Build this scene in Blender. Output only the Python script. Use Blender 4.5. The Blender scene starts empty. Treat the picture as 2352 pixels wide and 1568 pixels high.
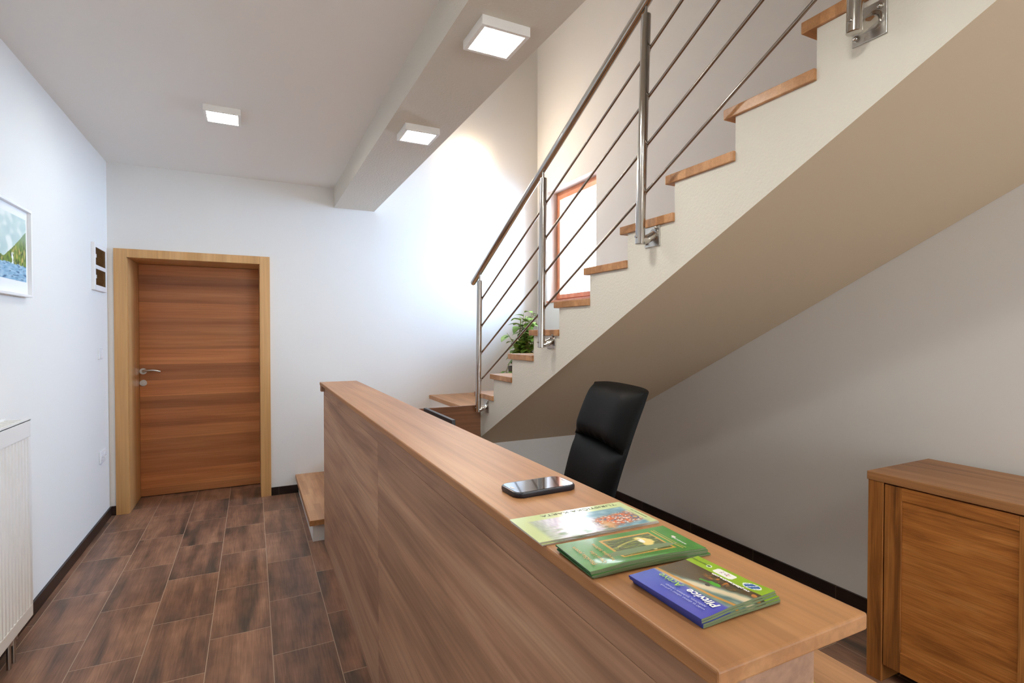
import bpy, bmesh, math, random
from mathutils import Vector, Matrix, noise

C = bpy.context.scene.collection
PI = math.pi

# ------------------------------------------------------------------ camera
YAW, PITCH, EYE = math.atan(596/1207), math.radians(.9), 1.43
cam_d = bpy.data.cameras.new('camera')
cam = bpy.data.objects.new('camera', cam_d); C.objects.link(cam)
Fh = Vector((math.sin(YAW), math.cos(YAW), 0)); Rt = Vector((math.cos(YAW), -math.sin(YAW), 0)); Zv = Vector((0, 0, 1))
Fw = Fh*math.cos(PITCH) - Zv*math.sin(PITCH); Up = Fh*math.sin(PITCH) + Zv*math.cos(PITCH)
m = Matrix.Identity(4)
for i in range(3):
    m[i][0], m[i][1], m[i][2] = Rt[i], Up[i], -Fw[i]
m[2][3] = EYE
cam.matrix_world = m
cam_d.sensor_width = 36; cam_d.lens = 1207/2352*36; cam_d.clip_start = .05
bpy.context.scene.camera = cam

# ------------------------------------------------------------------ world, lights, exposure
sc = bpy.context.scene
sc.view_settings.view_transform = 'Standard'; sc.view_settings.look = 'None'
sc.view_settings.gamma = 1; sc.view_settings.use_curve_mapping = False
sc.view_settings.exposure = -.06
sc.cycles.max_bounces = 14; sc.cycles.diffuse_bounces = 8
w = bpy.data.worlds.new('sky'); sc.world = w; w.use_nodes = True
bg = w.node_tree.nodes['Background']; bg.inputs[0].default_value = (.86, .93, 1, 1); bg.inputs[1].default_value = 9.0

YFRONT = -2.6
def area(name, loc, rot, sx, sy, power, col):
    d = bpy.data.lights.new(name, 'AREA'); d.shape = 'RECTANGLE'; d.size = sx; d.size_y = sy
    d.energy = power; d.color = col
    o = bpy.data.objects.new(name, d); C.objects.link(o); o.location = loc; o.rotation_euler = rot
    return o
# daylight entering through the window above the stair landing
area('daylight_stair', (4.6, 3.95, 2.78), (0, PI/2, 0), 2.4, 3.7, 1500, (.41, .65, 1))
# added fill light shining in from behind the viewpoint through the front wall opening
area('fill_front', (1.62, YFRONT-.1, 1.08), (PI/2, 0, 0), 1.5, 2.0, 10, (1, .86, .68))
LAMP_L, WALL_L = 95., 92.

# ------------------------------------------------------------------ helpers
ORIG = {}
class MB:
    def __init__(s): s.bm = bmesh.new()
    def box(s, x0, x1, y0, y1, z0, z1, bev=0, seg=2):
        t = bmesh.new()
        v = [t.verts.new((x, y, z)) for x in (x0, x1) for y in (y0, y1) for z in (z0, z1)]
        for q in ((0,1,3,2), (4,6,7,5), (0,4,5,1), (2,3,7,6), (0,2,6,4), (1,5,7,3)):
            t.faces.new([v[i] for i in q])
        if bev: bmesh.ops.bevel(t, geom=list(t.edges), offset=bev, segments=seg, profile=.5, affect='EDGES')
        return s.add(t)
    def add(s, t, mat=None):
        if mat is not None: bmesh.ops.transform(t, matrix=mat, verts=t.verts)
        me = bpy.data.meshes.new('tmp'); t.to_mesh(me); t.free(); s.bm.from_mesh(me); bpy.data.meshes.remove(me)
        return s
    def prism(s, pts, a, b, axis='X', bev=0):
        t = bmesh.new()
        def P(p, h): return {'X': (h, p[0], p[1]), 'Y': (p[0], h, p[1]), 'Z': (p[0], p[1], h)}[axis]
        A = [t.verts.new(P(p, a)) for p in pts]; B = [t.verts.new(P(p, b)) for p in pts]
        t.faces.new(A); t.faces.new(B[::-1]); n = len(pts)
        for i in range(n): t.faces.new((A[i], B[i], B[(i+1) % n], A[(i+1) % n]))
        bmesh.ops.recalc_face_normals(t, faces=t.faces)
        if bev: bmesh.ops.bevel(t, geom=list(t.edges), offset=bev, segments=2, profile=.5, affect='EDGES')
        return s.add(t)
    def cyl(s, p0, p1, r, r2=None, seg=20, cap=True):
        p0, p1 = Vector(p0), Vector(p1); d = p1-p0
        t = bmesh.new()
        bmesh.ops.create_cone(t, cap_ends=cap, segments=seg, radius1=r, radius2=r if r2 is None else r2, depth=d.length)
        return s.add(t, Matrix.Translation((p0+p1)/2) @ d.to_track_quat('Z', 'Y').to_matrix().to_4x4())
    def ball(s, c, r, sx=1, sy=1, sz=1, seg=16):
        t = bmesh.new(); bmesh.ops.create_uvsphere(t, u_segments=seg, v_segments=seg//2+2, radius=r)
        return s.add(t, Matrix.Translation(c) @ Matrix.Diagonal((sx, sy, sz, 1)))
    def tube(s, pts, r, seg=12, closed=False):
        pts = [Vector(p) for p in pts]; n = len(pts); t = bmesh.new(); rings = []
        nrm = None
        for i, p in enumerate(pts):
            a = pts[i-1] if i > 0 else pts[i]; b = pts[i+1] if i < n-1 else pts[i]
            d = (b-a).normalized()
            if nrm is None: nrm = d.orthogonal().normalized()
            nrm = (nrm - d*nrm.dot(d)).normalized(); bn = d.cross(nrm)
            rr = r[i] if isinstance(r, (list, tuple)) else r
            rings.append([t.verts.new(p + (nrm*math.cos(k*2*PI/seg) + bn*math.sin(k*2*PI/seg))*rr) for k in range(seg)])
        for i in range(n-1):
            for k in range(seg):
                t.faces.new((rings[i][k], rings[i][(k+1) % seg], rings[i+1][(k+1) % seg], rings[i+1][k]))
        t.faces.new(rings[0][::-1]); t.faces.new(rings[-1])
        return s.add(t)
    def lathe(s, prof, c=(0, 0, 0), seg=32):
        t = bmesh.new(); rings = []
        for r, z in prof:
            rings.append([t.verts.new((r*math.cos(k*2*PI/seg), r*math.sin(k*2*PI/seg), z)) for k in range(seg)])
        for i in range(len(prof)-1):
            for k in range(seg): t.faces.new((rings[i][k], rings[i][(k+1) % seg], rings[i+1][(k+1) % seg], rings[i+1][k]))
        t.faces.new(rings[0][::-1]); t.faces.new(rings[-1])
        return s.add(t, Matrix.Translation(c))
    def rrect(s, w, d, r, z0, z1, bev=0, n=6):
        pts = []
        for cx, cy, a0 in ((w/2-r, d/2-r, 0), (-w/2+r, d/2-r, 90), (-w/2+r, -d/2+r, 180), (w/2-r, -d/2+r, 270)):
            for k in range(n+1):
                a = math.radians(a0 + 90*k/n); pts.append((cx+r*math.cos(a), cy+r*math.sin(a)))
        t = bmesh.new()
        A = [t.verts.new((p[0], p[1], z0)) for p in pts]; B = [t.verts.new((p[0], p[1], z1)) for p in pts]; q = len(pts)
        fa = t.faces.new(A[::-1]); fb = t.faces.new(B)
        for i in range(q): t.faces.new((A[i], A[(i+1) % q], B[(i+1) % q], B[i]))
        if bev: bmesh.ops.bevel(t, geom=list(fa.edges)+list(fb.edges), offset=bev, segments=3, profile=.5, affect='EDGES')
        return s.add(t)
    def build(s, name, mat, parent=None, smooth=False, xf=None):
        if xf is not None: bmesh.ops.transform(s.bm, matrix=xf, verts=s.bm.verts)
        o = ORIG.get(parent.name) if parent else None
        if o is not None: bmesh.ops.translate(s.bm, vec=-o, verts=s.bm.verts)
        bmesh.ops.recalc_face_normals(s.bm, faces=s.bm.faces)
        me = bpy.data.meshes.new(name); s.bm.to_mesh(me); s.bm.free()
        if smooth:
            me.polygons.foreach_set('use_smooth', [True]*len(me.polygons))
            me.set_sharp_from_angle(angle=math.radians(smooth if smooth is not True else 40))
        me.materials.append(mat)
        ob = bpy.data.objects.new(name, me); C.objects.link(ob)
        if parent: ob.parent = parent
        if o is not None: ORIG[ob.name] = o
        return ob

def tag(o, label, cat, group=None):
    o['label'] = label; o['category'] = cat
    if group: o['group'] = group
    return o
def thing(name, label, cat, loc=(0, 0, 0), rz=0, group=None, world=False):
    """an Empty at the thing's base; world=True: its parts are given in world coordinates"""
    o = bpy.data.objects.new(name, None); C.objects.link(o); o.location = loc; o.rotation_euler.z = rz
    o.empty_display_size = .1
    if world: ORIG[o.name] = Vector(loc)
    return tag(o, label, cat, group)
def struct(o): o['kind'] = 'structure'; return o
def copy_tree(o, parent=None):
    c = o.copy(); C.objects.link(c)
    if parent: c.parent = parent
    for ch in list(o.children): copy_tree(ch, c)
    return c

# ------------------------------------------------------------------ materials
def lin(c):
    f = lambda v: v/12.92 if v <= .04045 else ((v+.055)/1.055)**2.4
    return tuple(f(v/255) for v in c) + (1,)
class NT:
    def __init__(s, name):
        s.m = bpy.data.materials.new(name); s.m.use_nodes = True; s.t = s.m.node_tree
        s.b = s.t.nodes['Principled BSDF']
    def n(s, typ, **k):
        nd = s.t.nodes.new('ShaderNode'+typ)
        for a, v in k.items():
            if a.startswith('i_'):
                key = a[2:]; nd.inputs[int(key) if key.isdigit() else key.replace('_', ' ')].default_value = v
            else: setattr(nd, a, v)
        return nd
    def l(s, a, b): s.t.links.new(a, b)
    def ramp(s, stops):
        r = s.n('ValToRGB'); e = r.color_ramp.elements
        while len(e) < len(stops): e.new(.5)
        for i, (p, c) in enumerate(stops): e[i].position = p; e[i].color = c if len(c) == 4 else lin(c)
        return r
def plain(name, col, rough=.5, metal=0, spec=.5, coat=0, bump=0, bscale=60, var=0):
    t = NT(name); b = t.b
    b.inputs['Base Color'].default_value = lin(col); b.inputs['Roughness'].default_value = rough
    b.inputs['Metallic'].default_value = metal; b.inputs['Specular IOR Level'].default_value = spec
    if coat: b.inputs['Coat Weight'].default_value = coat; b.inputs['Coat Roughness'].default_value = .08
    if bump or var:
        tc = t.n('TexCoord'); nz = t.n('TexNoise', i_Scale=bscale, i_Detail=4.); t.l(tc.outputs['Object'], nz.inputs['Vector'])
        if bump:
            bp = t.n('Bump', i_Strength=bump, i_Distance=.004); t.l(nz.outputs[0], bp.inputs['Height']); t.l(bp.outputs[0], b.inputs['Normal'])
        if var:
            c = lin(col); r = t.ramp([(.3, tuple(v*(1-var) for v in c[:3])+(1,)), (.7, c)]); t.l(nz.outputs[0], r.inputs[0]); t.l(r.outputs[0], b.inputs['Base Color'])
    return t.m
def wood(name, dark, mid, light, axis='Y', s=1., rough=.4, fine=.25, bump=.08, spec=.4, planks=None, bands=None, stave=None, stretch=.07, coat=0):
    """grain along axis; planks=(axis,width) tints whole boards; stave=(length,width) small glued blocks"""
    t = NT(name); b = t.b
    tc = t.n('TexCoord'); oi = t.n('ObjectInfo')
    add = t.n('VectorMath', operation='MULTIPLY_ADD'); t.l(oi.outputs['Random'], add.inputs[0]); add.inputs[1].default_value = (3.1, 5.3, 2.7)
    t.l(tc.outputs['Object'], add.inputs[2])
    k = {'X': 0, 'Y': 1, 'Z': 2}[axis]
    def stretched(f, st):
        mp = t.n('Mapping'); sc_ = [f, f, f]; sc_[k] = f*st; mp.inputs['Scale'].default_value = sc_
        t.l(add.outputs[0], mp.inputs['Vector']); return mp
    m1 = stretched(7*s, stretch); n1 = t.n('TexNoise', i_Scale=1., i_Detail=5., i_Roughness=.55, i_Distortion=.9); t.l(m1.outputs[0], n1.inputs['Vector'])
    m2 = stretched(90*s, .02); n2 = t.n('TexNoise', i_Scale=1., i_Detail=3.); t.l(m2.outputs[0], n2.inputs['Vector'])
    r = t.ramp([(.30, dark), (.5, mid), (.70, light)]); t.l(n1.outputs[0], r.inputs[0])
    r2 = t.ramp([(.35, (1-fine,)*3+(1,)), (.6, (1, 1, 1, 1))]); t.l(n2.outputs[0], r2.inputs[0])
    mx = t.n('MixRGB', blend_type='MULTIPLY', i_Fac=1.); t.l(r.outputs[0], mx.inputs[1]); t.l(r2.outputs[0], mx.inputs[2])
    out = mx.outputs[0]
    if planks:
        ax, wd, lo, hi = planks
        sx = t.n('SeparateXYZ'); t.l(tc.outputs['Object'], sx.inputs[0])
        dv = t.n('Math', operation='DIVIDE'); t.l(sx.outputs[ax], dv.inputs[0]); dv.inputs[1].default_value = wd
        fl = t.n('Math', operation='FLOOR'); t.l(dv.outputs[0], fl.inputs[0])
        wn = t.n('TexWhiteNoise', noise_dimensions='1D'); t.l(fl.outputs[0], wn.inputs['W'])
        rp = t.ramp([(0, lo), (1, hi)]); t.l(wn.outputs[0], rp.inputs[0])
        m3 = t.n('MixRGB', blend_type='MULTIPLY', i_Fac=1.); t.l(out, m3.inputs[1]); t.l(rp.outputs[0], m3.inputs[2]); out = m3.outputs[0]
    if bands:      # boards of unequal height, topped by painted soffit shade: (upper z, brightness) from the bottom up
        sx = t.n('SeparateXYZ'); t.l(tc.outputs['Object'], sx.inputs[0])
        dv = t.n('Math', operation='DIVIDE'); t.l(sx.outputs[2], dv.inputs[0]); dv.inputs[1].default_value = 2.1
        rp = t.ramp([(z/2.1, (f, f*.985, f*.97, 1)) for z, f in bands]); rp.color_ramp.interpolation = 'CONSTANT'
        t.l(dv.outputs[0], rp.inputs[0])
        m3 = t.n('MixRGB', blend_type='MULTIPLY', i_Fac=1.); t.l(out, m3.inputs[1]); t.l(rp.outputs[0], m3.inputs[2]); out = m3.outputs[0]
    if stave:
        ln, wd, perm, lo, hi = stave       # perm: order of object axes feeding brick u,v
        sx = t.n('SeparateXYZ'); t.l(add.outputs[0], sx.inputs[0]); cb = t.n('CombineXYZ')
        t.l(sx.outputs[perm[0]], cb.inputs[0]); t.l(sx.outputs[perm[1]], cb.inputs[1])
        bk = t.n('TexBrick', offset=.37, i_Scale=1.); bk.inputs['Color1'].default_value = (0, 0, 0, 1); bk.inputs['Color2'].default_value = (1, 1, 1, 1)
        bk.inputs['Mortar Size'].default_value = 0; bk.inputs['Brick Width'].default_value = ln; bk.inputs['Row Height'].default_value = wd
        t.l(cb.outputs[0], bk.inputs['Vector'])
        rp = t.ramp([(0, lo), (1, hi)]); t.l(bk.outputs[0], rp.inputs[0])
        m3 = t.n('MixRGB', blend_type='MULTIPLY', i_Fac=1.); t.l(out, m3.inputs[1]); t.l(rp.outputs[0], m3.inputs[2]); out = m3.outputs[0]
    t.l(out, b.inputs['Base Color'])
    b.inputs['Roughness'].default_value = rough; b.inputs['Specular IOR Level'].default_value = spec
    if coat: b.inputs['Coat Weight'].default_value = coat; b.inputs['Coat Roughness'].default_value = .2
    if bump:
        bp = t.n('Bump', i_Strength=bump, i_Distance=.002); t.l(n2.outputs[0], bp.inputs['Height']); t.l(bp.outputs[0], b.inputs['Normal'])
    return t.m
def tiles(name, u, v, u0, v0, bw, rh, cols, grout, rough=.38, msize=.0022, offset=.5):
    """wood-look ceramic tiles; u, v = object axes along / across the tile"""
    t = NT(name); b = t.b
    tc = t.n('TexCoord'); sx = t.n('SeparateXYZ'); t.l(tc.outputs['Object'], sx.inputs[0])
    cb = t.n('CombineXYZ')
    for i, (ax, o) in enumerate(((u, u0), (v, v0))):
        a = t.n('Math', operation='SUBTRACT'); t.l(sx.outputs[ax], a.inputs[0]); a.inputs[1].default_value = o
        t.l(a.outputs[0], cb.inputs[i])
    bk = t.n('TexBrick', offset=offset, i_Scale=1.); bk.inputs['Color1'].default_value = (0, 0, 0, 1); bk.inputs['Color2'].default_value = (1, 1, 1, 1)
    bk.inputs['Mortar'].default_value = (.5, .5, .5, 1); bk.inputs['Mortar Size'].default_value = msize; bk.inputs['Mortar Smooth'].default_value = .1
    bk.inputs['Brick Width'].default_value = bw; bk.inputs['Row Height'].default_value = rh
    t.l(cb.outputs[0], bk.inputs['Vector'])
    ml = t.n('Math', operation='MULTIPLY'); t.l(bk.outputs[0], ml.inputs[0]); ml.inputs[1].default_value = 37.
    mp = t.n('Mapping'); mp.inputs['Scale'].default_value = (1.3, 9, 1); t.l(cb.outputs[0], mp.inputs['Vector'])
    n1 = t.n('TexNoise', noise_dimensions='4D', i_Scale=1., i_Detail=4., i_Roughness=.55, i_Distortion=.5); t.l(mp.outputs[0], n1.inputs['Vector']); t.l(ml.outputs[0], n1.inputs['W'])
    mp2 = t.n('Mapping'); mp2.inputs['Scale'].default_value = (6, 160, 1); t.l(cb.outputs[0], mp2.inputs['Vector'])
    n2 = t.n('TexNoise', i_Scale=1., i_Detail=3.); t.l(mp2.outputs[0], n2.inputs['Vector'])
    n3 = t.n('TexNoise', i_Scale=9., i_Detail=6.); t.l(cb.outputs[0], n3.inputs['Vector'])
    r1 = t.ramp([(.32, cols[0]), (.47, cols[1]), (.58, cols[2]), (.72, cols[3])]); t.l(n1.outputs[0], r1.inputs[0])
    r2 = t.ramp([(.3, (.68, .68, .68, 1)), (.65, (1.1, 1.1, 1.1, 1))]); t.l(n2.outputs[0], r2.inputs[0])
    r3 = t.ramp([(.3, (.8, .8, .8, 1)), (.7, (1.12, 1.1, 1.08, 1))]); t.l(n3.outputs[0], r3.inputs[0])
    a = t.n('MixRGB', blend_type='MULTIPLY', i_Fac=.8); t.l(r1.outputs[0], a.inputs[1]); t.l(r2.outputs[0], a.inputs[2])
    c = t.n('MixRGB', blend_type='MULTIPLY', i_Fac=1.); t.l(a.outputs[0], c.inputs[1]); t.l(r3.outputs[0], c.inputs[2])
    d = t.n('MixRGB', blend_type='MIX'); t.l(bk.outputs['Fac'], d.inputs[0]); t.l(c.outputs[0], d.inputs[1]); d.inputs[2].default_value = lin(grout)
    t.l(d.outputs[0], b.inputs['Base Color'])
    b.inputs['Roughness'].default_value = rough; b.inputs['Specular IOR Level'].default_value = .35
    bp = t.n('Bump', invert=True, i_Strength=.5, i_Distance=.002); t.l(bk.outputs['Fac'], bp.inputs['Height'])
    bp2 = t.n('Bump', i_Strength=.06, i_Distance=.002); t.l(n2.outputs[0], bp2.inputs['Height']); t.l(bp.outputs[0], bp2.inputs['Normal'])
    t.l(bp2.outputs[0], b.inputs['Normal'])
    return t.m
def emit(name, col, strength):
    t = NT(name); b = t.b
    b.inputs['Base Color'].default_value = (.9, .9, .9, 1); b.inputs['Emission Color'].default_value = tuple(col)+(1,)
    b.inputs['Emission Strength'].default_value = strength
    return t.m
def glass(name, tint=(1, 1, 1), gl=.08):
    t = NT(name); t.t.nodes.remove(t.b)
    tr = t.n('BsdfTransparent'); tr.inputs[0].default_value = tuple(tint)+(1,)
    g = t.n('BsdfGlossy'); g.inputs['Roughness'].default_value = .02
    mx = t.n('MixShader'); mx.inputs[0].default_value = gl
    t.l(tr.outputs[0], mx.inputs[1]); t.l(g.outputs[0], mx.inputs[2]); t.l(mx.outputs[0], t.t.nodes['Material Output'].inputs[0])
    return t.m
def printed(name, rough=.16, coat=.35):
    t = NT(name); a = t.n('VertexColor', layer_name='print'); t.l(a.outputs[0], t.b.inputs['Base Color'])
    t.b.inputs['Roughness'].default_value = rough; t.b.inputs['Coat Weight'].default_value = coat; t.b.inputs['Coat Roughness'].default_value = .05
    return t.m

M = dict(
    wall=plain('wall_paint', (228, 226, 222), .9, spec=.2, bump=.05, bscale=90),
    ceil=plain('ceiling_paint', (236, 233, 228), .9, spec=.2),
    plaster=plain('textured_plaster', (214, 209, 198), .95, spec=.15, bump=.55, bscale=95),
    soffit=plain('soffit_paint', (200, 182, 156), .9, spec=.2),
    floor=tiles('floor_tile', 1, 0, 3.585-.5225*.5, -.449-.26*8, .5225, .26,
                ((80, 71, 63), (126, 95, 78), (151, 113, 91), (170, 132, 107)), (176, 152, 130), msize=.0018),
    bbY=tiles('skirting_tile_a', 1, 2, .18, -.4, .5225, 1.5, ((30, 22, 18), (44, 31, 26), (54, 38, 31), (66, 48, 39)), (82, 68, 58), offset=0),
    bbX=tiles('skirting_tile_b', 0, 2, .2, -.4, .5225, 1.5, ((30, 22, 18), (44, 31, 26), (54, 38, 31), (66, 48, 39)), (82, 68, 58), offset=0),
    top=wood('worktop_laminate', (140, 94, 58), (166, 116, 74), (182, 134, 90), 'Y', 1.1, .42, .16, .05, stretch=.06),
    front=wood('counter_laminate', (132, 100, 80), (177, 138, 112), (200, 165, 137), 'Y', 1.0, .45, .2, .06, stretch=.09),
    desk=wood('desk_laminate', (150, 108, 76), (178, 132, 94), (192, 148, 110), 'Y', 1.1, .4, .16, .05, stretch=.06),
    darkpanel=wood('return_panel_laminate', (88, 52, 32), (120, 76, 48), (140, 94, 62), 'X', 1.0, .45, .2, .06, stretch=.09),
    treadX=wood('oak_tread', (172, 120, 78), (196, 144, 98), (210, 160, 114), 'X', 1.6, .32, .12, .03, stave=(.42, .045, (0, 1), (.74, .70, .66, 1), (1, 1, 1, 1))),
    treadY=wood('oak_tread_cross', (172, 120, 78), (196, 144, 98), (210, 160, 114), 'Y', 1.6, .32, .12, .03, stave=(.42, .045, (1, 0), (.74, .70, .66, 1), (1, 1, 1, 1))),
    leaf=wood('door_veneer', (182, 112, 66), (204, 132, 80), (220, 150, 94), 'X', 1.2, .36, .16, .03, stretch=.05,
              bands=[(0, 0.715), (0.07, 0.96), (0.21, 0.758), (0.36, 0.7), (0.5, 0.859), (0.6, 0.686), (0.64, 0.859), (0.77, 0.657), (0.87, 0.96), (1.01, 0.672), (1.15, 0.974), (1.28, 0.7), (1.31, 0.816), (1.41, 0.672), (1.43, 0.758), (1.565, 0.873), (1.695, 0.672), (1.73, 0.744), (1.85, 0.643), (1.935, 0.859), (2.02, 0.686)]),  # topmost dark band is shade from the door soffit put into the colour
    casing=wood('door_frame_veneer', (190, 142, 88), (206, 158, 102), (216, 170, 116), 'Z', 1.0, .36, .1, .03, stretch=.05),
    cabV=wood('rustic_oak_upright', (112, 66, 28), (158, 98, 44), (184, 122, 62), 'Z', 2.6, .5, .3, .12, stretch=.10),
    cabH=wood('rustic_oak', (150, 90, 38), (182, 114, 52), (198, 132, 68), 'Y', 3.0, .5, .28, .12, stretch=.16),
    cabTop=wood('rustic_oak_top', (134, 90, 54), (166, 116, 72), (184, 136, 92), 'Y', 1.3, .45, .18, .06, stretch=.1),
    win=wood('window_timber', (184, 112, 76), (202, 130, 92), (212, 144, 106), 'Z', 1.0, .4, .1, .02),
    steel=plain('brushed_steel', (190, 185, 179), .15, 1), rod=plain('thin_rod_steel', (158, 148, 140), .22, 1),  # rods: dark reflections put into the steel colour
    satin=plain('satin_steel', (196, 193, 188), .3, 1),
    white=plain('white_plastic', (232, 232, 232), .4),
    enamel=plain('radiator_enamel', (232, 231, 228), .35),
    lampbody=plain('lamp_housing', (235, 233, 228), .45),
    lamp=emit('lamp_diffuser', (.98, .98, .91), LAMP_L),
    wlamp=emit('wall_lamp_glass', (1, .78, .55), WALL_L),
    glass=glass('window_glass'),
    black=plain('black_plastic', (22, 22, 23), .45),
    leather=plain('black_leather', (9, 9, 9), .55, spec=.14, bump=.12, bscale=220),
    phone=plain('phone_case', (20, 20, 32), .35),
    screen=plain('phone_glass', (6, 6, 8), .03, spec=.9, coat=1),
    darkgrey=plain('monitor_shell', (24, 24, 28), .5),
    paper=plain('paper_edges', (196, 194, 184), .7),
    greenpaper=plain('green_paper_edges', (112, 128, 92), .6),
    print=printed('printed_gloss'), canvas=printed('watercolour_print', .5, 0),
    ink_white=plain('white_ink', (240, 240, 240), .3), ink_green=plain('green_ink', (156, 206, 60), .3),
    ink_gold=plain('gold_ink', (206, 160, 84), .35), ink_dark=plain('dark_ink', (60, 70, 50), .4), ink_pale=plain('pale_ink', (170, 178, 226), .35),
    mat=plain('mat_board', (236, 238, 240), .8), frame=plain('white_frame', (240, 240, 240), .35),
    smoked=glass('smoked_cover', (.62, .50, .36), .12), brkr=plain('breaker_row', (120, 100, 72), .5), brkin=plain('fuse_box_inside', (92, 74, 52), .6),
    pot=plain('plant_pot', (70, 62, 56), .5), soil=plain('soil', (50, 38, 28), .95), stem=plain('plant_stem', (150, 140, 86), .6),
    foliage=plain('leaf_green', (150, 186, 76), .45, var=.5, bscale=14),
    spineB=plain('green_spine', (40, 92, 52), .3), spineC=plain('blue_spine', (44, 62, 150), .25),
    cable=plain('cable_sheath', (98, 120, 30), .5), lime=plain('lime_card', (178, 196, 36), .6), rubber=plain('rubber', (24, 24, 24), .7),
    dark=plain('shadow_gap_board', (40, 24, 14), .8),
)

# ------------------------------------------------------------------ room shell
XL, XR, YB, YF, ZC, ZT = -1.012, 2.82, 5.08, -2.6, 2.762, 5.6
def wall_boxes(axis, a0, a1, u0, u1, v0, v1, holes):
    """slab between a0..a1 on axis, spanning u (other horizontal axis) and v (height), minus holes (u0,u1,v0,v1)"""
    us = sorted({u0, u1, *[h[0] for h in holes], *[h[1] for h in holes]}); vs = sorted({v0, v1, *[h[2] for h in holes], *[h[3] for h in holes]})
    b = MB()
    for i in range(len(us)-1):
        for j in range(len(vs)-1):
            cu, cv = (us[i]+us[i+1])/2, (vs[j]+vs[j+1])/2
            if any(h[0] < cu < h[1] and h[2] < cv < h[3] for h in holes): continue
            if axis == 'X': b.box(a0, a1, us[i], us[i+1], vs[j], vs[j+1])
            else: b.box(us[i], us[i+1], a0, a1, vs[j], vs[j+1])
    bmesh.ops.remove_doubles(b.bm, verts=b.bm.verts, dist=1e-5)
    return b
struct(MB().box(XL-.1, XR+.3, YF-.1, YB+.6, -.1, 0).build('floor', M['floor']))
struct(wall_boxes('X', XL-.12, XL, YF, YB+.6, 0, ZT, []).build('wall_left', M['wall']))
DX0, DX1, DZ = -.90, .075, 2.045
b = wall_boxes('Y', YB, YB+.6, XL, XR+.3, 0, ZT, [(DX0, DX1, 0, DZ)]); b.box(DX0, DX1, YB+.49, YB+.6, 0, DZ)
struct(b.build('wall_back', M['wall']))
WY0, WY1, WZ0, WZ1 = 3.975, 4.862, 1.75, 2.925
struct(wall_boxes('X', XR, XR+.3, YF, YB, 0, ZT, [(WY0, WY1, WZ0, WZ1)]).build('wall_right', M['wall']))
struct(wall_boxes('Y', YF-.12, YF, XL-.12, XR+.3, 0, ZT, [(.85, 2.40, .03, 2.13)]).build('wall_front', M['wall']))
d2 = struct(thing('door_2', 'added unseen white framed opening for fill light in the front wall behind the viewpoint', 'door', (1.62, YF, 0), world=True))  # opening added out of view to let the fill light in
b = MB()
for a in ((.85, .90, .03, 2.13), (2.35, 2.40, .03, 2.13), (.90, 2.35, 2.08, 2.13), (.90, 2.35, .03, .07), (1.60, 1.65, .07, 2.08)): b.box(a[0], a[1], YF-.08, YF-.03, a[2], a[3], .003)
b.build('door_frame', M['white'], d2)
XS0 = 1.59
b = MB().box(XL, .68, YF, YB, ZC, 3.05)
struct(b.build('ceiling', M['ceil']))
struct(MB().box(1.045, XS0, YF, -.2, ZC, 3.05).build('ceiling_2', M['ceil']))
struct(MB().box(.68, 1.045, YF, YB, 2.585, 3.05).build('ceiling_beam', M['plaster']))
struct(MB().box(.58, .68, YF, YB, 3.05, ZT).build('wall_upper', M['wall']))
struct(MB().box(XL-.12, XR+.3, YF-.12, YB+.6, ZT, ZT+.1).build('ceiling_upper', M['ceil']))
# skirting tiles
struct(MB().box(XL, XL+.012, YF, YB, 0, .07).build('baseboard_left', M['bbY']))
b = MB().box(XL+.012, -.972, YB-.012, YB, 0, .07); b.box(.139, .362, YB-.012, YB, 0, .07)
struct(b.build('baseboard_back', M['bbX']))
struct(MB().box(XR-.012, XR, YF, 4.02, 0, .069).build('baseboard_right', M['bbY']))

# door
door = struct(thing('door_1', 'wooden door with horizontal grain and pale timber frame in the back wall', 'door', (-.41, YB, 0), world=True))
b = MB(); cw, ct = .085, .022
b.box(-.970, -.970+cw, YB-ct, YB, 0, 2.095, .002); b.box(.139-cw+.005, .139, YB-ct, YB, 0, 2.095, .002)
b.box(-.970+cw, .139-cw+.005, YB-ct, YB, 2.095-cw+.018, 2.095, .002)
b.box(DX0, DX0+.018, YB-.001, YB+.47, 0, DZ); b.box(DX1-.018, DX1, YB-.001, YB+.47, 0, DZ); b.box(DX0+.018, DX1-.018, YB-.001, YB+.47, DZ-.014, DZ)
b.build('door_frame', M['casing'], door)
leaf = MB().box(DX0+.019, DX1-.019, YB+.43, YB+.47, .006, DZ-.016, .002).build('door_leaf', M['leaf'], door)
yl = YB+.43
b = MB().cyl((-.853, yl-.008, 1.10), (-.853, yl, 1.10), .027); b.cyl((-.853, yl-.05, 1.10), (-.853, yl-.006, 1.10), .010)
b.tube([(-.853, yl-.045, 1.10), (-.82, yl-.052, 1.108), (-.78, yl-.052, 1.110), (-.745, yl-.050, 1.104), (-.722, yl-.047, 1.096)], [.010, .010, .0095, .009, .008])
b.build('door_handle', M['satin'], leaf, True)
b = MB().cyl((-.853, yl-.008, .998), (-.853, yl, .998), .027); b.cyl((-.853, yl-.014, .998), (-.853, yl-.007, .998), .010)
b.box(-.8545, -.8515, yl-.016, yl-.013, .99, 1.006)
b.build('lock_rosette', M['satin'], leaf, True)

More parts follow.
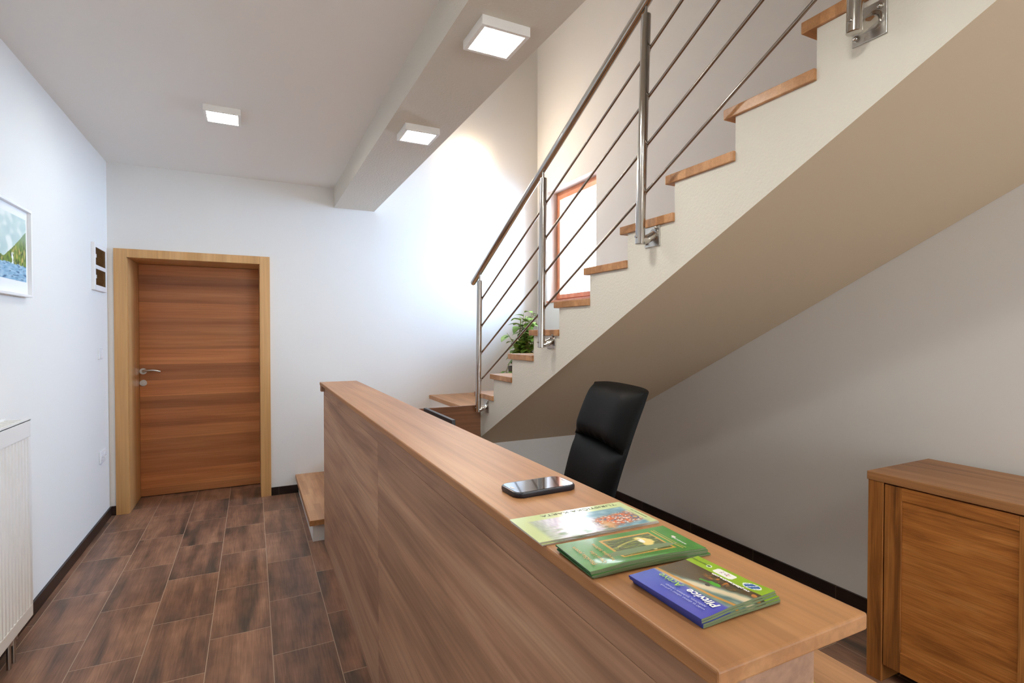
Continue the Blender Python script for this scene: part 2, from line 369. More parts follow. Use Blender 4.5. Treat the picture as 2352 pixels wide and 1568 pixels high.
# window on the stair
win = struct(thing('window_1', 'timber-framed window over the stair landing', 'window', (2.95, 4.42, WZ0), world=True))
fx0, fx1, fw = 2.935, 3.0, .055
b = MB().box(fx0, fx1, WY0, WY0+fw, WZ0, WZ1, .003); b.box(fx0, fx1, WY1-fw, WY1, WZ0, WZ1, .003)
b.box(fx0, fx1, WY0+fw, WY1-fw, WZ0, WZ0+fw, .003); b.box(fx0, fx1, WY0+fw, WY1-fw, WZ1-fw, WZ1, .003)
b.build('window_frame', M['win'], win)
b = MB(); y0, y1, z0, z1, sw = WY0+fw-.012, WY1-fw+.012, WZ0+fw-.012, WZ1-fw+.012, .045
for a in ((y0, y0+sw, z0, z1), (y1-sw, y1, z0, z1), (y0+sw, y1-sw, z0, z0+sw), (y0+sw, y1-sw, z1-sw, z1)): b.box(fx0-.015, fx0+.03, *a, .003)
sash = b.build('sash', M['win'], win)
MB().box(2.955, 2.962, y0+sw-.006, y1-sw+.006, z0+sw-.006, z1-sw+.006).build('pane', M['glass'], sash)
MB().box(XR-.015, fx0-.002, WY0+.002, WY1-.002, WZ0, WZ0+.02, .003).build('window_sill', M['win'], win)
# ------------------------------------------------------------------ staircase
XS = 1.61
def zt(k): return .1625*k if k <= 5 else 1.452+.1635*(k-9)
def nose(k): return 2.9936-.3114*(k-9)
KL = 19
stair = thing('staircase', 'white plastered quarter-turn staircase with oak treads rising along the right wall', 'staircase', (XS, 3.84, 0), world=True)
TH = .038
soff = lambda y: .6135+(3.8108-y)*.508
pts = [(4.02, soff(4.02)), (4.02, zt(5)-TH)]
for k in range(6, KL+1):
    r = nose(k)-.047
    pts += [(r, zt(k-1)-TH), (r, zt(k)-TH)]
pts += [(YF+.002, zt(KL)-TH), (YF+.002, 2.80), (-.45, 2.80), ((-.45), soff(-.45))]
b = MB().prism(pts, XS, XR-.002, 'X')
flight = b.build('stair_flight', M['plaster'], stair)
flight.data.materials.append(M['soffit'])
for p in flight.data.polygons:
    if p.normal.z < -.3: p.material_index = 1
# lower flight + quarter landing, solid to the floor
b = MB()
xr = [.362+.306*i for i in range(5)]
prof = [(xr[0], 0)]
for k in range(1, 6): prof += [(xr[k-1], zt(k)-TH), (xr[k] if k < 5 else XR, zt(k)-TH)]
prof += [(XR, 0)]
low = prof[:-2] + [(XS, zt(5)-TH), (XS, 0)]
b.prism(low, 3.82, YB-.002, 'Y')
b.box(XS, XR-.002, 4.02, YB-.002, 0, zt(5)-TH)
b.build('stair_base', M['wall'], stair)
for k in range(1, 6):
    x0 = xr[k-1]-(.025 if k < 5 else .004); x1 = xr[k] if k < 5 else XR-.002
    b = MB()
    if k == 1: b.box(x0, x1+.02, 3.768, YB-.002, zt(k)-TH, zt(k), .003)
    elif k < 5: b.box(x0, x1+.02 if k < 4 else x1, 3.80, YB-.002, zt(k)-TH, zt(k), .003)
    else:
        b.prism([(x0, 3.80), (XS-.012, 3.80), (XS-.012, 3.875), (XR-.002, 3.875), (XR-.002, YB-.002), (x0, YB-.002)], zt(k)-TH, zt(k), 'Z', .003)
    b.build('stair_tread', M['treadY'], stair)
for k in range(6, KL+1):
    y1 = nose(k); y0 = nose(k+1)-.047 if k < KL else -.3
    MB().box(XS-.012, XR-.002, y0, y1, zt(k)-TH+.0005, zt(k), .003).build('stair_tread', M['treadX'], stair)

# ------------------------------------------------------------------ railing
rail = thing('stair_railing', 'stainless steel railing with round handrail and four thin rods beside the stair', 'railing', (1.54, 3.70, .83), world=True)
XP = 1.54
def zrail(y): return 1.875+(3.70-y)*.523
b = MB().tube([(XP, 3.80, zrail(3.80)), (XP, 3.795, zrail(3.795)), (XP, 2, zrail(2)), (XP, 0, zrail(0))], .0215, 24)
b.ball((XP, 3.80, zrail(3.80)), .0215, .97, .4, .97)
b.build('handrail', M['steel'], rail, True)
posts = [(3.668, 1.824, 3.704, .832), (2.702, 2.339, 2.727, 1.347), (1.805, 2.808, 1.840, 1.825), (.90, 3.25, .921, 2.284), (.0, 3.72, .02, 2.75)]
for yt, z1, yb, z0 in posts:
    b = MB().cyl((XP, yb, z0), (XP, yt, z1), .021, seg=28)
    b.ball((XP, yt, z1), .021, 1, 1, .25); b.ball((XP, yb, z0), .021, 1, 1, .2)
    p = b.build('post', M['steel'], rail, True)
    MB().cyl((XP, yt, z1-.004), (XP, yt, zrail(yt)-.01), .006).build('handrail_pin', M['steel'], p, True)
    zc, yc = z0+.042, yb-.005
    yp = yc-.0; yp0, yp1 = yp-.042, yp+.05
    MB().box(XS-.006, XS, yp0-.004, yp1, zc-.05, zc+.05, .001).build('mounting_plate', M['satin'], p)
    b = MB().tube([(XP, yb, z0+.018), (XP+.018, yb-.003, z0+.017), (XP+.036, yb-.009, z0+.024), (XP+.052, yp-.012, zc-.008), (XS-.004, yp-.012, zc)], [.0205, .020, .0195, .019, .019], 24)
    b.cyl((XS-.012, yp-.012, zc), (XS-.005, yp-.012, zc), .026, seg=28)
    b.build('bracket', M['steel'], p, True)
    for dy, dz in ((-.03, .03), (.036, -.03)):
        b = MB().cyl((XS-.012, yp+dy, zc+dz), (XS-.005, yp+dy, zc+dz), .009, seg=6); b.ball((XS-.012, yp+dy, zc+dz), .007)
        b.build('bolt', M['steel'], p, True)
    b = MB().cyl((XP-.026, yb, z0+.03), (XP-.019, yb, z0+.03), .006); b.build('set_screw', M['steel'], p, True)
for dz in (.20, .402, .604, .806):
    b = MB().cyl((XP+.018, 3.668, zrail(3.668)-dz), (XP+.018, 0, zrail(0)-dz), .0065, seg=14)
    for yt, z1, yb, z0 in posts:
        zz = zrail((yt+yb)/2)-dz; yy = yb+(yt-yb)*(zz-z0)/(z1-z0)
        b.cyl((XP+.006, yy, zrail(yy)-dz), (XP+.024, yy, zrail(yy)-dz), .008, seg=12)
    b.build('rod', M['rod'], rail, True)

# ------------------------------------------------------------------ reception counter and desk
ctr = thing('reception_counter', 'long brown wood-grain reception counter with narrow worktop', 'counter', (.49, 2.05, 0), world=True)
WT0, WT1 = 1.079, 1.10
MB().box(.405, .650, .366, 3.762, WT0, WT1, .0035, 3).build('worktop', M['top'], ctr)
b = MB().box(.43, .452, 2.0405, 3.755, .0, 1.0125); b.build('front_panel', M['front'], ctr)
b = MB().box(.43, .452, .373, 2.0395, .0, 1.0125); b.build('front_panel', M['front'], ctr)
MB().box(.4303, .452, .373, 3.755, 1.0132, WT0).build('upper_strip', M['front'], ctr)
MB().box(.408, .562, 3.70, 3.762, 1.04, WT0).build('end_trim', M['front'], ctr)
MB().box(.452, .562, .3735, .392, 0, WT0).build('end_panel', M['front'], ctr)
MB().box(.452, .562, 3.737, 3.755, 0, WT0).build('end_panel', M['front'], ctr)
MB().box(.544, .562, .392, 3.737, 0, WT0).build('back_panel', M['front'], ctr)
MB().box(.452, .544, .392, 3.737, 1.0, 1.018).build('inner_shelf', M['front'], ctr)

dsk = thing('desk', 'light wood desk with a flat top tucked behind the reception counter', 'desk', (.83, 2.05, 0), world=True)
MB().box(.563, 1.103, .40, 3.70, .713, .74, .002).build('desktop', M['desk'], dsk)
for y in (.43, 3.64): MB().box(.575, 1.07, y, y+.025, 0, .713).build('side_panel', M['desk'], dsk)
MB().box(.60, .618, .455, 3.64, .30, .713).build('modesty_panel', M['desk'], dsk)

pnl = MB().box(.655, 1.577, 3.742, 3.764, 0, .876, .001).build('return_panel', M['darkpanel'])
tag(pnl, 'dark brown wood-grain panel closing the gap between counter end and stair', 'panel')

# cable
b = MB().tube([(1.590, 3.785, .83), (1.588, 3.783, .70), (1.592, 3.781, .60), (1.587, 3.783, .45), (1.591, 3.785, .25), (1.60, 3.79, .005)], .0045, 8)
cb = tag(b.build('earth_cable', M['cable'], None, True), 'thin yellow-green cable hanging below the first railing post', 'cable')

# monitor
mon = thing('computer_monitor', 'flat black monitor whose top edge just shows above the counter', 'monitor', (.79, 2.39, .74))
MB().box(-.009, .009, -.210, .210, .045, .309, .002).build('screen_housing', M['darkgrey'], mon)
MB().box(.0092, .0105, -.198, .198, .06, .297).build('screen', M['screen'], mon)
b = MB().box(-.026, -.009, -.03, .03, .02, .16, .003); b.build('stand', M['black'], mon)
MB().rrect(.16, .22, .03, 0, .02, .003).build('stand_base', M['black'], mon)

# lime card on the desk
card = tag(MB().box(-.13, .13, -.09, .09, 0, .006).build('folder', M['lime']), 'lime green folder lying on the desk under the counter end', 'folder')
card.location = (.852, .590, .7402)

# ------------------------------------------------------------------ text + printed sheets
def text_part(s, size, mat, parent, name, loc, rz, z, shear=0, ax=1., align='LEFT', bold=0):
    cu = bpy.data.curves.new('t', 'FONT'); cu.body = s; cu.size = size; cu.shear = shear; cu.align_x = align; cu.offset = bold; cu.extrude = .00004
    cu.resolution_u = 3
    o = bpy.data.objects.new('t', cu); C.objects.link(o)
    me = bpy.data.meshes.new_from_object(o.evaluated_get(bpy.context.evaluated_depsgraph_get()))
    bpy.data.objects.remove(o); bpy.data.curves.remove(cu)
    me.transform(Matrix.Translation((loc[0], loc[1], z)) @ Matrix.Rotation(rz, 4, 'Z') @ Matrix.Diagonal((ax, 1, 1, 1)))
    me.name = name; me.materials.clear(); me.materials.append(mat)
    ob = bpy.data.objects.new(name, me); C.objects.link(ob); ob.parent = parent
    return ob
def sheet(name, wx, wy, nx, ny, fn, mat, parent, z=0., curl=0., vert=False):
    """a printed sheet: fn(s,t) gives its printed colour"""
    vs, cs, fs = [], [], []
    for j in range(ny+1):
        for i in range(nx+1):
            s, t = i/nx, j/ny
            zz = z + (curl(s, t) if curl else 0)
            vs.append((0, (s-.5)*wx, (t-.5)*wy) if vert else ((s-.5)*wx, (t-.5)*wy, zz)); cs.append(lin(fn(s, t)))
    for j in range(ny):
        for i in range(nx):
            a = j*(nx+1)+i; fs.append((a, a+1, a+nx+2, a+nx+1))
    me = bpy.data.meshes.new(name); me.from_pydata(vs, [], fs)
    ca = me.color_attributes.new('print', 'FLOAT_COLOR', 'POINT')
    ca.data.foreach_set('color', [v for c in cs for v in c])
    me.materials.append(mat); me.polygons.foreach_set('use_smooth', [True]*len(fs))
    ob = bpy.data.objects.new(name, me); C.objects.link(ob); ob.parent = parent
    return ob
def mixc(a, b, f): f = max(0, min(1, f)); return tuple(p+(q-p)*f for p, q in zip(a, b))
def sm(a, b, x): x = max(0, min(1, (x-a)/(b-a))); return x*x*(3-2*x)
def N(x, y, f=1., o=0.): return noise.noise(Vector((x*f+o, y*f-o*1.7, o*.3)))*.5+.5
def ell(s, t, cs, ct, rs, rt): return ((s-cs)/rs)**2+((t-ct)/rt)**2

# ---- brochure A : pale green tourist map
def coverA(s, t):
    c = (198, 212, 152)
    if s > .08 and t < .80 and s < .955:
        fall = mixc((188, 182, 206), (236, 238, 240), N(s*5, t, 9)); fall = mixc(fall, (96, 132, 86), sm(.55, .25, N(s, t*2, 11, 3))*sm(.55, .1, t)*.9)
        fall = mixc(fall, (150, 168, 130), sm(.26, .10, s)*.7)
        town = mixc((70, 120, 140), (150, 190, 205), N(s, t, 14, 5))
        h = N(s*2.2, t, 22, 9); roof = mixc((206, 96, 44), (120, 96, 100), sm(.4, .62, h)); roof = mixc(roof, (240, 230, 220), sm(.62, .7, N(s*2, t, 34, 2)))
        inb = sm(.12, -.02, abs(t-.30-(s-.70)*.3)-.16)
        town = mixc(town, roof, inb)
        town = mixc(town, (212, 158, 104), sm(.09, .02, abs(s-.62)+abs(t-.18)*.3))
        f = sm(.50, .64, s+.10*(N(s, t, 8)-.5))
        p = mixc(fall, town, f)
        edge = min(s-.08, .80-t, (.955-s))
        c = mixc(c, p, sm(0, .05, edge))
    if ell(s, t, .90, .30, .028, .075) < 1: c = mixc((60, 84, 130), (196, 150, 90), sm(.6, .2, ell(s, t, .9, .3, .028, .075)))
    return c
# ---- brochure B : green with framed flower painting
def coverB(s, t):
    c = mixc((56, 124, 50), (78, 146, 66), N(s, t, 5))
    fs0, fs1, ft0, ft1 = .33, .80, .17, .86
    if fs0 < s < fs1 and ft0 < t < ft1:
        d = min((s-fs0)/1, (fs1-s)/1, (ft0 and (t-ft0)*.52), (ft1-t)*.52)
        if d < .022: c = mixc((180, 136, 54), (214, 172, 88), N(s, t, 60))
        else:
            c = mixc((52, 66, 36), (112, 128, 58), N(s*2.2, t*4, 8, 4)); c = mixc(c, (160, 160, 84), sm(.6, .8, N(s*1.2, t*9, 9, 8)))
            fl = ell(s, t, .655+.02*math.sin(t*14), .58, .06, .20); c = mixc((232, 206, 120), c, sm(.5, 1.15, fl+.6*(N(s, t, 26)-.5)))
            fl = ell(s, t, .64, .62, .025, .10); c = mixc((244, 238, 226), c, sm(.5, 1.1, fl+.5*(N(s, t, 30, 2)-.5)))
            fl = ell(s, t, .64, .30, .022, .07); c = mixc((236, 214, 150), c, sm(.5, 1.1, fl))
            st = abs(t-.55-.12*math.sin((s-.4)*7)); c = mixc((176, 168, 92), c, sm(.0, .03, st)) if .4 < s < .64 else c
    for q in (.835, .86):
        if abs(s-q) < .004 and .12 < t < .9: c = (196, 168, 80)
    if ell(s, t, .925, .55, .012, .05) < 1: c = (232, 220, 214)
    return c
# ---- brochure C : blue / photo / green strip
def coverC(s, t):
    blue = mixc((62, 66, 176), (78, 100, 190), t)
    ph = mixc((58, 46, 26), (104, 80, 44), N(s, t, 12, 3))
    ph = mixc(ph, (70, 60, 40), sm(.4, .6, N(s*2, t, 25, 6))*.6)
    ph = mixc(ph, (186, 118, 56), sm(.60, .72, N(s, t, 16, 12))*sm(.6, .75, s)*sm(.7, .5, t))
    path = .60-.30*t+.03*math.sin(t*6)
    lake = mixc((66, 98, 104), (140, 158, 140), N(s*3, t, 7, 1))
    ph = mixc(lake, ph, sm(-.02, .08, s-path-.06))
    ph = mixc((214, 198, 166), ph, sm(.02, .085, abs(s-path)+.03*(N(s, t, 14)-.5)))
    ph = mixc((196, 140, 66), ph, sm(.008, .03, abs(s-(.43-.06*t))))
    c = mixc(blue, ph, sm(.315, .37, s))
    # rider in green with a wheel
    if ell(s, t, .625, .42, .035, .075) < 1: c = (72, 160, 40)
    if abs(s-.60-(.52-t)*.25) < .016 and .46 < t < .58: c = (60, 140, 40)
    if ell(s, t, .545, .44, .022, .028) < 1: c = (34, 34, 38)
    r = ell(s, t, .70, .265, .058, .085)
    if .72 < r < 1.15: c = (56, 62, 56)
    if abs(t-.40) < .02 and .66 < s < .72: c = (70, 34, 22)
    if abs(s-.66+(t-.42)*.1) < .007 and .40 < t < .62: c = (60, 56, 56)
    if s > .80:
        c = mixc((126, 164, 26), (150, 186, 40), N(s, t, 4))
        if ell(s, t, .90, .745, .030, .032) < 1: c = (226, 234, 216)
        if ell(s, t, .90, .745, .020, .022) < 1: c = (52, 74, 40)
        if abs(s-.895) < .058 and abs(t-.53) < .125 and (max(0, abs(s-.895)-.03)/.028)**2+(max(0, abs(t-.53)-.085)/.04)**2 < 1:
            c = (238, 238, 230)
            if N(s, t, 60, 4) > .60 and abs(t-.53) < .07 and abs(s-.895) < .035: c = mixc((112, 104, 190), (220, 140, 90), N(s, t, 20))
        e = ell(s, t, .90, .19, .062, .105)
        if e < 1: c = (228, 240, 226)
        if e < .72: c = (34, 92, 160)
        if e < .66 and abs(math.sin((t-.19)*40+(s-.9)*30)) < .30: c = (230, 240, 245)
    return c
def booklet(name, label, w_, d_, th, fn, nx, ny, edge_mat, curl=0):
    t = thing(name, label, 'brochure')
    sheet('cover', w_, d_, nx, ny, fn, M['print'], t, th, curl)
    # pages: a thin bent block below the cover
    b = MB(); bm = b.bm; n = 12; rows = []
    for i in range(n+1):
        s = i/n; row = []
        for tt in (0, .25, .5, .75, 1):
            c = curl(s, tt) if curl else 0
            row.append((bm.verts.new(((s-.5)*w_, (tt-.5)*d_, c*.6)), bm.verts.new(((s-.5)*w_, (tt-.5)*d_, th-.0002+c))))
        rows.append(row)
    for i in range(n):
        for j in range(4):
            a, bb, c_, d = rows[i][j], rows[i+1][j], rows[i+1][j+1], rows[i][j+1]
            bm.faces.new((a[1], bb[1], c_[1], d[1])); bm.faces.new((a[0], d[0], c_[0], bb[0]))
        bm.faces.new((rows[i][0][0], rows[i+1][0][0], rows[i+1][0][1], rows[i][0][1])); bm.faces.new((rows[i][4][0], rows[i][4][1], rows[i+1][4][1], rows[i+1][4][0]))
    for r in (rows[0], rows[-1]):
        for j in range(4): bm.faces.new((r[j][0], r[j][1], r[j+1][1], r[j+1][0]))
    b.build('pages', edge_mat, t, True)
    return t
def pile(proto, spots, labels):
    for i, ((x, y, z, a), lb) in enumerate(zip(spots, labels)):
        o = proto if i == 0 else copy_tree(proto)
        o.location = (x, y, z); o.rotation_euler.z = math.radians(a); o['label'] = lb
Z0 = WT1+.0003
# A (two copies), text along -X read from the far side
A = booklet('brochure', '', .232, .112, .0022, coverA, 170, 90, M['paper'])
text_part('TURISTIČKA KARTA', .0125, M['ink_dark'], A, 'title_text', (.100, .050, 0), PI, .0024, ax=1.42)
text_part('Lika i Gorska Hrvatska', .005, M['ink_dark'], A, 'subtitle_text', (.108, .012, 0), -PI/2, .0024)
A['group'] = 'pale green tourist maps on the counter'
pile(A, [(.5145, .7605, Z0+.0026, -1.6), (.5165, .759, Z0, -.6)],
     ['pale green tourist map brochure lying on top beside the phone', 'pale green tourist map brochure underneath, nearest the phone'])
# B (four copies)
cB = lambda s, t: .0035*sm(.35, 0, t)*sm(0, .35, s)*sm(1.05, .6, s)
B = booklet('brochure', '', .200, .0985, .0024, coverB, 180, 90, M['greenpaper'], cB)
for i, (s_, sz, x0, ln) in enumerate((('Plitvička jezera', .0105, -.086, 1.), ('Okusi Like', .0095, -.070, 1.), ('Prirodna baština', .0095, -.054, 1.))):
    text_part(s_, sz, M['ink_gold'], B, 'title_text', (x0+.006, -.036, 0), PI/2, .0024+.0016)
text_part('Nacionalni park', .0055, M['ink_white'], B, 'imprint_text', (.083, -.03, 0), PI/2, .0026)
MB().box(-.1006, -.0999, -.0492, .0492, .0002, .0024).build('spine', M['spineB'], B)
B['group'] = 'green flower brochures in the middle pile'
pile(B, [(.506, .6235, Z0+.0081, -3.2), (.5085, .623, Z0+.0054, -3.9), (.5075, .6225, Z0+.0027, -2.9), (.5125, .6220, Z0, -4.4)],
     ['green brochure with gold framed flower, topmost of the middle pile', 'green brochure second from the top of the middle pile',
      'green brochure third from the top of the middle pile', 'lowest green brochure of the middle pile, on the worktop'])
# C (four copies)
cC = lambda s, t: .0022*sm(.3, 0, t)*sm(.05, .4, s)
Cc = booklet('brochure', '', .127, .121, .0026, coverC, 150, 140, M['greenpaper'], cC)
text_part('Plitvice', .0165, M['ink_white'], Cc, 'title_text', (-.0235, -.0535, 0), PI/2, .0044, shear=.12, bold=.0003)
text_part('Active', .0150, M['ink_green'], Cc, 'title_text', (-.0235, .0030, 0), PI/2, .0044, shear=.12)
text_part('vodič za aktivan odmor u prirodi', .0052, M['ink_pale'], Cc, 'subtitle_text', (-.0455, -.050, 0), PI/2, .0042)
text_part('pješačenje, biciklizam i jahanje', .0052, M['ink_pale'], Cc, 'subtitle_text', (-.0395, -.046, 0), PI/2, .0042)
text_part('www.plitviceactive.com', .0066, M['ink_white'], Cc, 'web_address_text', (.0365, -.052, 0), PI/2, .0040, bold=.0002)
text_part('tourist board', .0050, M['ink_dark'], Cc, 'imprint_text', (.0520, .034, 0), PI/2, .0032)
MB().box(-.0642, -.0634, -.0605, .0605, .0002, .0026).build('spine', M['spineC'], Cc)
Cc['group'] = 'blue brochures nearest the counter end'
pile(Cc, [(.5085, .4900, Z0+.0084, 1.8), (.5095, .4895, Z0+.0056, 1.3), (.5120, .4875, Z0+.0028, .3), (.5130, .4870, Z0, -.4)],
     ['blue cycling brochure, topmost of the pile nearest the counter end', 'blue brochure second from the top of the near pile',
      'blue brochure third down in the near pile, green strip showing', 'lowest blue brochure of the near pile, on the worktop'])

# phone
ph = thing('mobile_phone', 'dark smartphone lying face up on the counter', 'phone', (.540, .968, Z0), math.radians(1.5))
MB().rrect(.146, .080, .016, 0, .0105, .003).build('case', M['phone'], ph, True)
MB().rrect(.138, .071, .012, .0105, .0112).build('screen', M['screen'], ph)
MB().box(.0615, .0625, -.008, .008, .0112, .0117).build('earpiece', M['satin'], ph)
MB().rrect(.006, .016, .0025, .0112, .0116).build('home_button', M['satin'], ph, xf=Matrix.Translation((-.062, 0, 0)))

# ------------------------------------------------------------------ office chair
ch = thing('office_chair', 'black leather high-back office chair behind the counter', 'chair', (1.225, 2.115, 0), math.radians(-102))
def cushion(z0, z1, hw0, hw1, th, top_round, bulge, wrinkle=0):
    """leather cushion following the reclined back; local -y is the front"""
    nu, nv = 28, 24; bm = bmesh.new(); F_, K_ = [], []
    for j in range(nv+1):
        v = j/nv; rF, rK = [], []
        for i in range(nu+1):
            u = 2*i/nu-1
            z = z0+(z1-z0)*v; hw = hw0+(hw1-hw0)*v
            zz = z - top_round*(abs(u)**5)*v**3
            hwx = hw*(1-.10*max(0, v-.8)/.2*top_round/.05*abs(u)**3) if top_round else hw
            yb = .245+.30*(z-.66)-.02*math.sin((z-.5)*5)+.03*(u*u)*-1
            edge = (1-abs(u)**6)*(1-abs(2*v-1)**8)
            d = th*(.28+.72*edge)+bulge*(1-u*u)*math.sin(PI*v)
            if wrinkle: d -= wrinkle*sm(.30, .02, v)*(.35+.65*N(u*6, v, 3.4))*(1-abs(u)**4)
            rF.append(bm.verts.new((u*hwx, yb-d, zz))); rK.append(bm.verts.new((u*hwx, yb+.012*(1-abs(u)**6), zz)))
        F_.append(rF); K_.append(rK)
    for j in range(nv):
        for i in range(nu):
            bm.faces.new((F_[j][i], F_[j][i+1], F_[j+1][i+1], F_[j+1][i])); bm.faces.new((K_[j][i], K_[j+1][i], K_[j+1][i+1], K_[j][i+1]))
        for i in (0, nu):
            bm.faces.new((F_[j][i], F_[j+1][i], K_[j+1][i], K_[j][i]))
    for j in (0, nv):
        for i in range(nu): bm.faces.new((F_[j][i], K_[j][i], K_[j][i+1], F_[j][i+1]))
    b = MB(); b.bm.free(); b.bm = bm
    return b
cushion(.905, 1.182, .278, .272, .085, .009, .018, .03).build('headrest_cushion', M['leather'], ch, 60)
cushion(.50, .912, .258, .278, .065, 0, .012).build('backrest_cushion', M['leather'], ch, 60)
b = MB().rrect(.50, .50, .07, .43, .525, .03, 8); b.build('seat', M['leather'], ch, True)
for sx in (-1, 1):
    b = MB().tube([(sx*.27, .20, .60), (sx*.275, .16, .655), (sx*.28, .02, .668), (sx*.28, -.12, .662), (sx*.278, -.17, .63), (sx*.27, -.15, .52), (sx*.24, -.12, .45)], .017, 12)
    arm = b.build('armrest', M['black'], ch, True)
    MB().rrect(.055, .26, .025, .672, .692, .008).build('arm_pad', M['leather'], arm, True, xf=Matrix.Translation((sx*.28, -.02, 0)))
b = MB().cyl((0, 0, .12), (0, 0, .30), .028); b.cyl((0, 0, .28), (0, 0, .43), .018); b.box(-.1, .1, -.1, .12, .40, .432, .006)
b.build('gas_column', M['black'], ch, True)
for k in range(5):
    a = k*2*PI/5+.3; d = Vector((math.cos(a), math.sin(a), 0))
    b = MB().tube([d*.02+Vector((0, 0, .125)), d*.16+Vector((0, 0, .105)), d*.29+Vector((0, 0, .082))], [.03, .022, .016], 12)
    lg = b.build('leg', M['black'], ch, True)
    p = d*.285; q = Vector((-d.y, d.x, 0))
    b = MB().cyl(p+q*.012+Vector((0, 0, .027)), p+q*.030+Vector((0, 0, .027)), .027); b.cyl(p-q*.012+Vector((0, 0, .027)), p-q*.030+Vector((0, 0, .027)), .027)
    b.cyl(p+Vector((0, 0, .03)), p+Vector((0, 0, .085)), .008); b.cyl(p-q*.013+Vector((0, 0, .027)), p+q*.013+Vector((0, 0, .027)), .008)
    b.build('caster', M['rubber'], lg, True)

# ------------------------------------------------------------------ sideboard
cab = thing('sideboard', 'rustic brown oak sideboard with framed door standing against the right wall', 'sideboard', (2.54, .756, 0), world=True)
CX0, CX1, CY0, CY1 = 2.300, 2.770, .206, 1.306
MB().box(CX0, CX1, CY0, CY1, .822, .857, .0025).build('top', M['cabTop'], cab)
for y0, y1 in ((CY1-.062, CY1-.004), (CY0+.004, CY0+.062)):
    MB().box(CX0+.004, CX1-.004, y0, y1, 0, .822, .002).build('side_panel', M['cabV'], cab)
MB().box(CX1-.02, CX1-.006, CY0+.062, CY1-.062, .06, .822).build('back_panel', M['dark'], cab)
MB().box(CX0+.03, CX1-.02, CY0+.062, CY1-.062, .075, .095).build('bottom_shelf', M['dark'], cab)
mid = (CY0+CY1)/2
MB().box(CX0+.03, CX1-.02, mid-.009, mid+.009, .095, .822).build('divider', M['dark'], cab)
for y0, y1 in ((mid+.002, CY1-.066), (CY0+.066, mid-.002)):
    z0, z1, fwd = .073, .816, .062; x0, x1 = CX0+.008, CX0+.028
    MB().box(x0+.007, x1-.001, y0+.04, y1-.04, z0+.06, z1-.03, .001).build('door', M['cabH'], cab)
    dr = [o for o in cab.children if o.name.startswith('door')][-1]
    for yy in ((y0, y0+fwd), (y1-fwd, y1)): MB().box(x0, x1, yy[0], yy[1], z0, z1, .0015).build('stile', M['cabV'], dr)
    zz = ((z0, z0+.082), (z1-.052, z1))
    for q in zz: MB().box(x0+.0002, x1, y0+fwd, y1-fwd, q[0], q[1], .0015).build('rail', M['cabH'], dr)

# ------------------------------------------------------------------ left wall
pic = thing('framed_painting', 'white framed watercolour of mountain, trees and lake on the left wall', 'painting', (XL, 3.125, 1.822), world=False)
W_, H_, fwid = .60, .43, .012
b = MB()
for a in ((-W_/2, -W_/2+fwid, -H_/2, H_/2), (W_/2-fwid, W_/2, -H_/2, H_/2), (-W_/2+fwid, W_/2-fwid, -H_/2, -H_/2+fwid), (-W_/2+fwid, W_/2-fwid, H_/2-fwid, H_/2)): b.box(.001, .028, *a, .001)
b.build('frame', M['frame'], pic)
MB().box(.004, .012, -W_/2+fwid, W_/2-fwid, -H_/2+fwid, H_/2-fwid).build('mat_board', M['mat'], pic)
def art(s, t):
    c = mixc((206, 222, 218), (178, 204, 204), N(s*2, t, 5, 1)); c = mixc(c, (226, 234, 230), sm(.45, .7, N(s, t, 7, 4)))
    ridge = .34+.55*max(0, s-.52)**1.1*1.9+.10*max(0, .4-s)+.03*(N(s, 0, 9)-.5)
    if t < ridge:
        g = mixc((74, 110, 40), (150, 164, 52), N(s*3, t*1.2, 9, 2)); g = mixc(g, (48, 60, 34), sm(.5, .75, N(s*4, t, 12, 7))); g = mixc(g, (186, 168, 92), sm(.62, .8, N(s*3, t, 10, 15)))
        c = mixc(g, mixc((160, 176, 150), (120, 150, 110), N(s, t, 9)), sm(.42, .75, t))
    if t < .25+.02*(N(s, 0, 14)-.5):
        c = mixc((96, 152, 190), (196, 218, 230), N(s*2, t*9, 6, 3)); c = mixc(c, (60, 100, 140), sm(.6, .8, N(s*2, t*10, 7, 9)))
    if .245 < t < .42 and abs(s-.70) < .012+.02*(N(s*8, t*2, 6)) and N(s*12, t, 9) > .42: c = (236, 240, 242)
    return c
p = sheet('picture', W_-.066, .305, 120, 80, art, M['canvas'], pic, vert=True); p.location = (.0128, 0, .0105)

rad = thing('radiator', 'tall white ribbed panel radiator on the left wall', 'radiator', (XL, 2.6, .16), world=True)
RY0, RY1, RX0, RX1, RZ0, RZ1 = 2.0, 3.055, -.985, -.892, .165, 1.055
b = MB(); bm = b.bm
n = int(round((RY1-RY0-.03)/.0333)); prof = []
for i in range(n):
    y = RY1-.015-i*.0333
    prof += [(RX1-.001, y), (RX1-.001, y-.012), (RX1-.0095, y-.0175), (RX1-.0095, y-.0275)]
b.prism([(RX1-.012, RY1), (RX1-.001, RY1)] + prof + [(RX1-.001, RY0), (RX1-.012, RY0)], RZ0+.055, RZ1-.085, 'Z')
b.box(RX1-.012, RX1, RY0, RY1, RZ1-.085, RZ1-.012, .003); b.box(RX1-.012, RX1, RY0, RY1, RZ0, RZ0+.055, .003)
b.build('front_panel', M['enamel'], rad)
MB().box(RX0, RX0+.012, RY0, RY1, RZ0, RZ1-.012, .002).build('rear_panel', M['enamel'], rad)
b = MB().box(RX0, RX1+.001, RY0, RY1, RZ1-.012, RZ1-.009)
for i in range(30):
    y = RY0+.02+i*(RY1-RY0-.05)/29; b.box(RX0+.012, RX1-.014, y, y+.012, RZ1-.009, RZ1-.006)
b.box(RX1-.006, RX1+.001, RY0, RY1, RZ1-.012, RZ1); b.box(RX0, RX0+.006, RY0, RY1, RZ1-.012, RZ1)
b.build('top_grille', M['enamel'], rad)
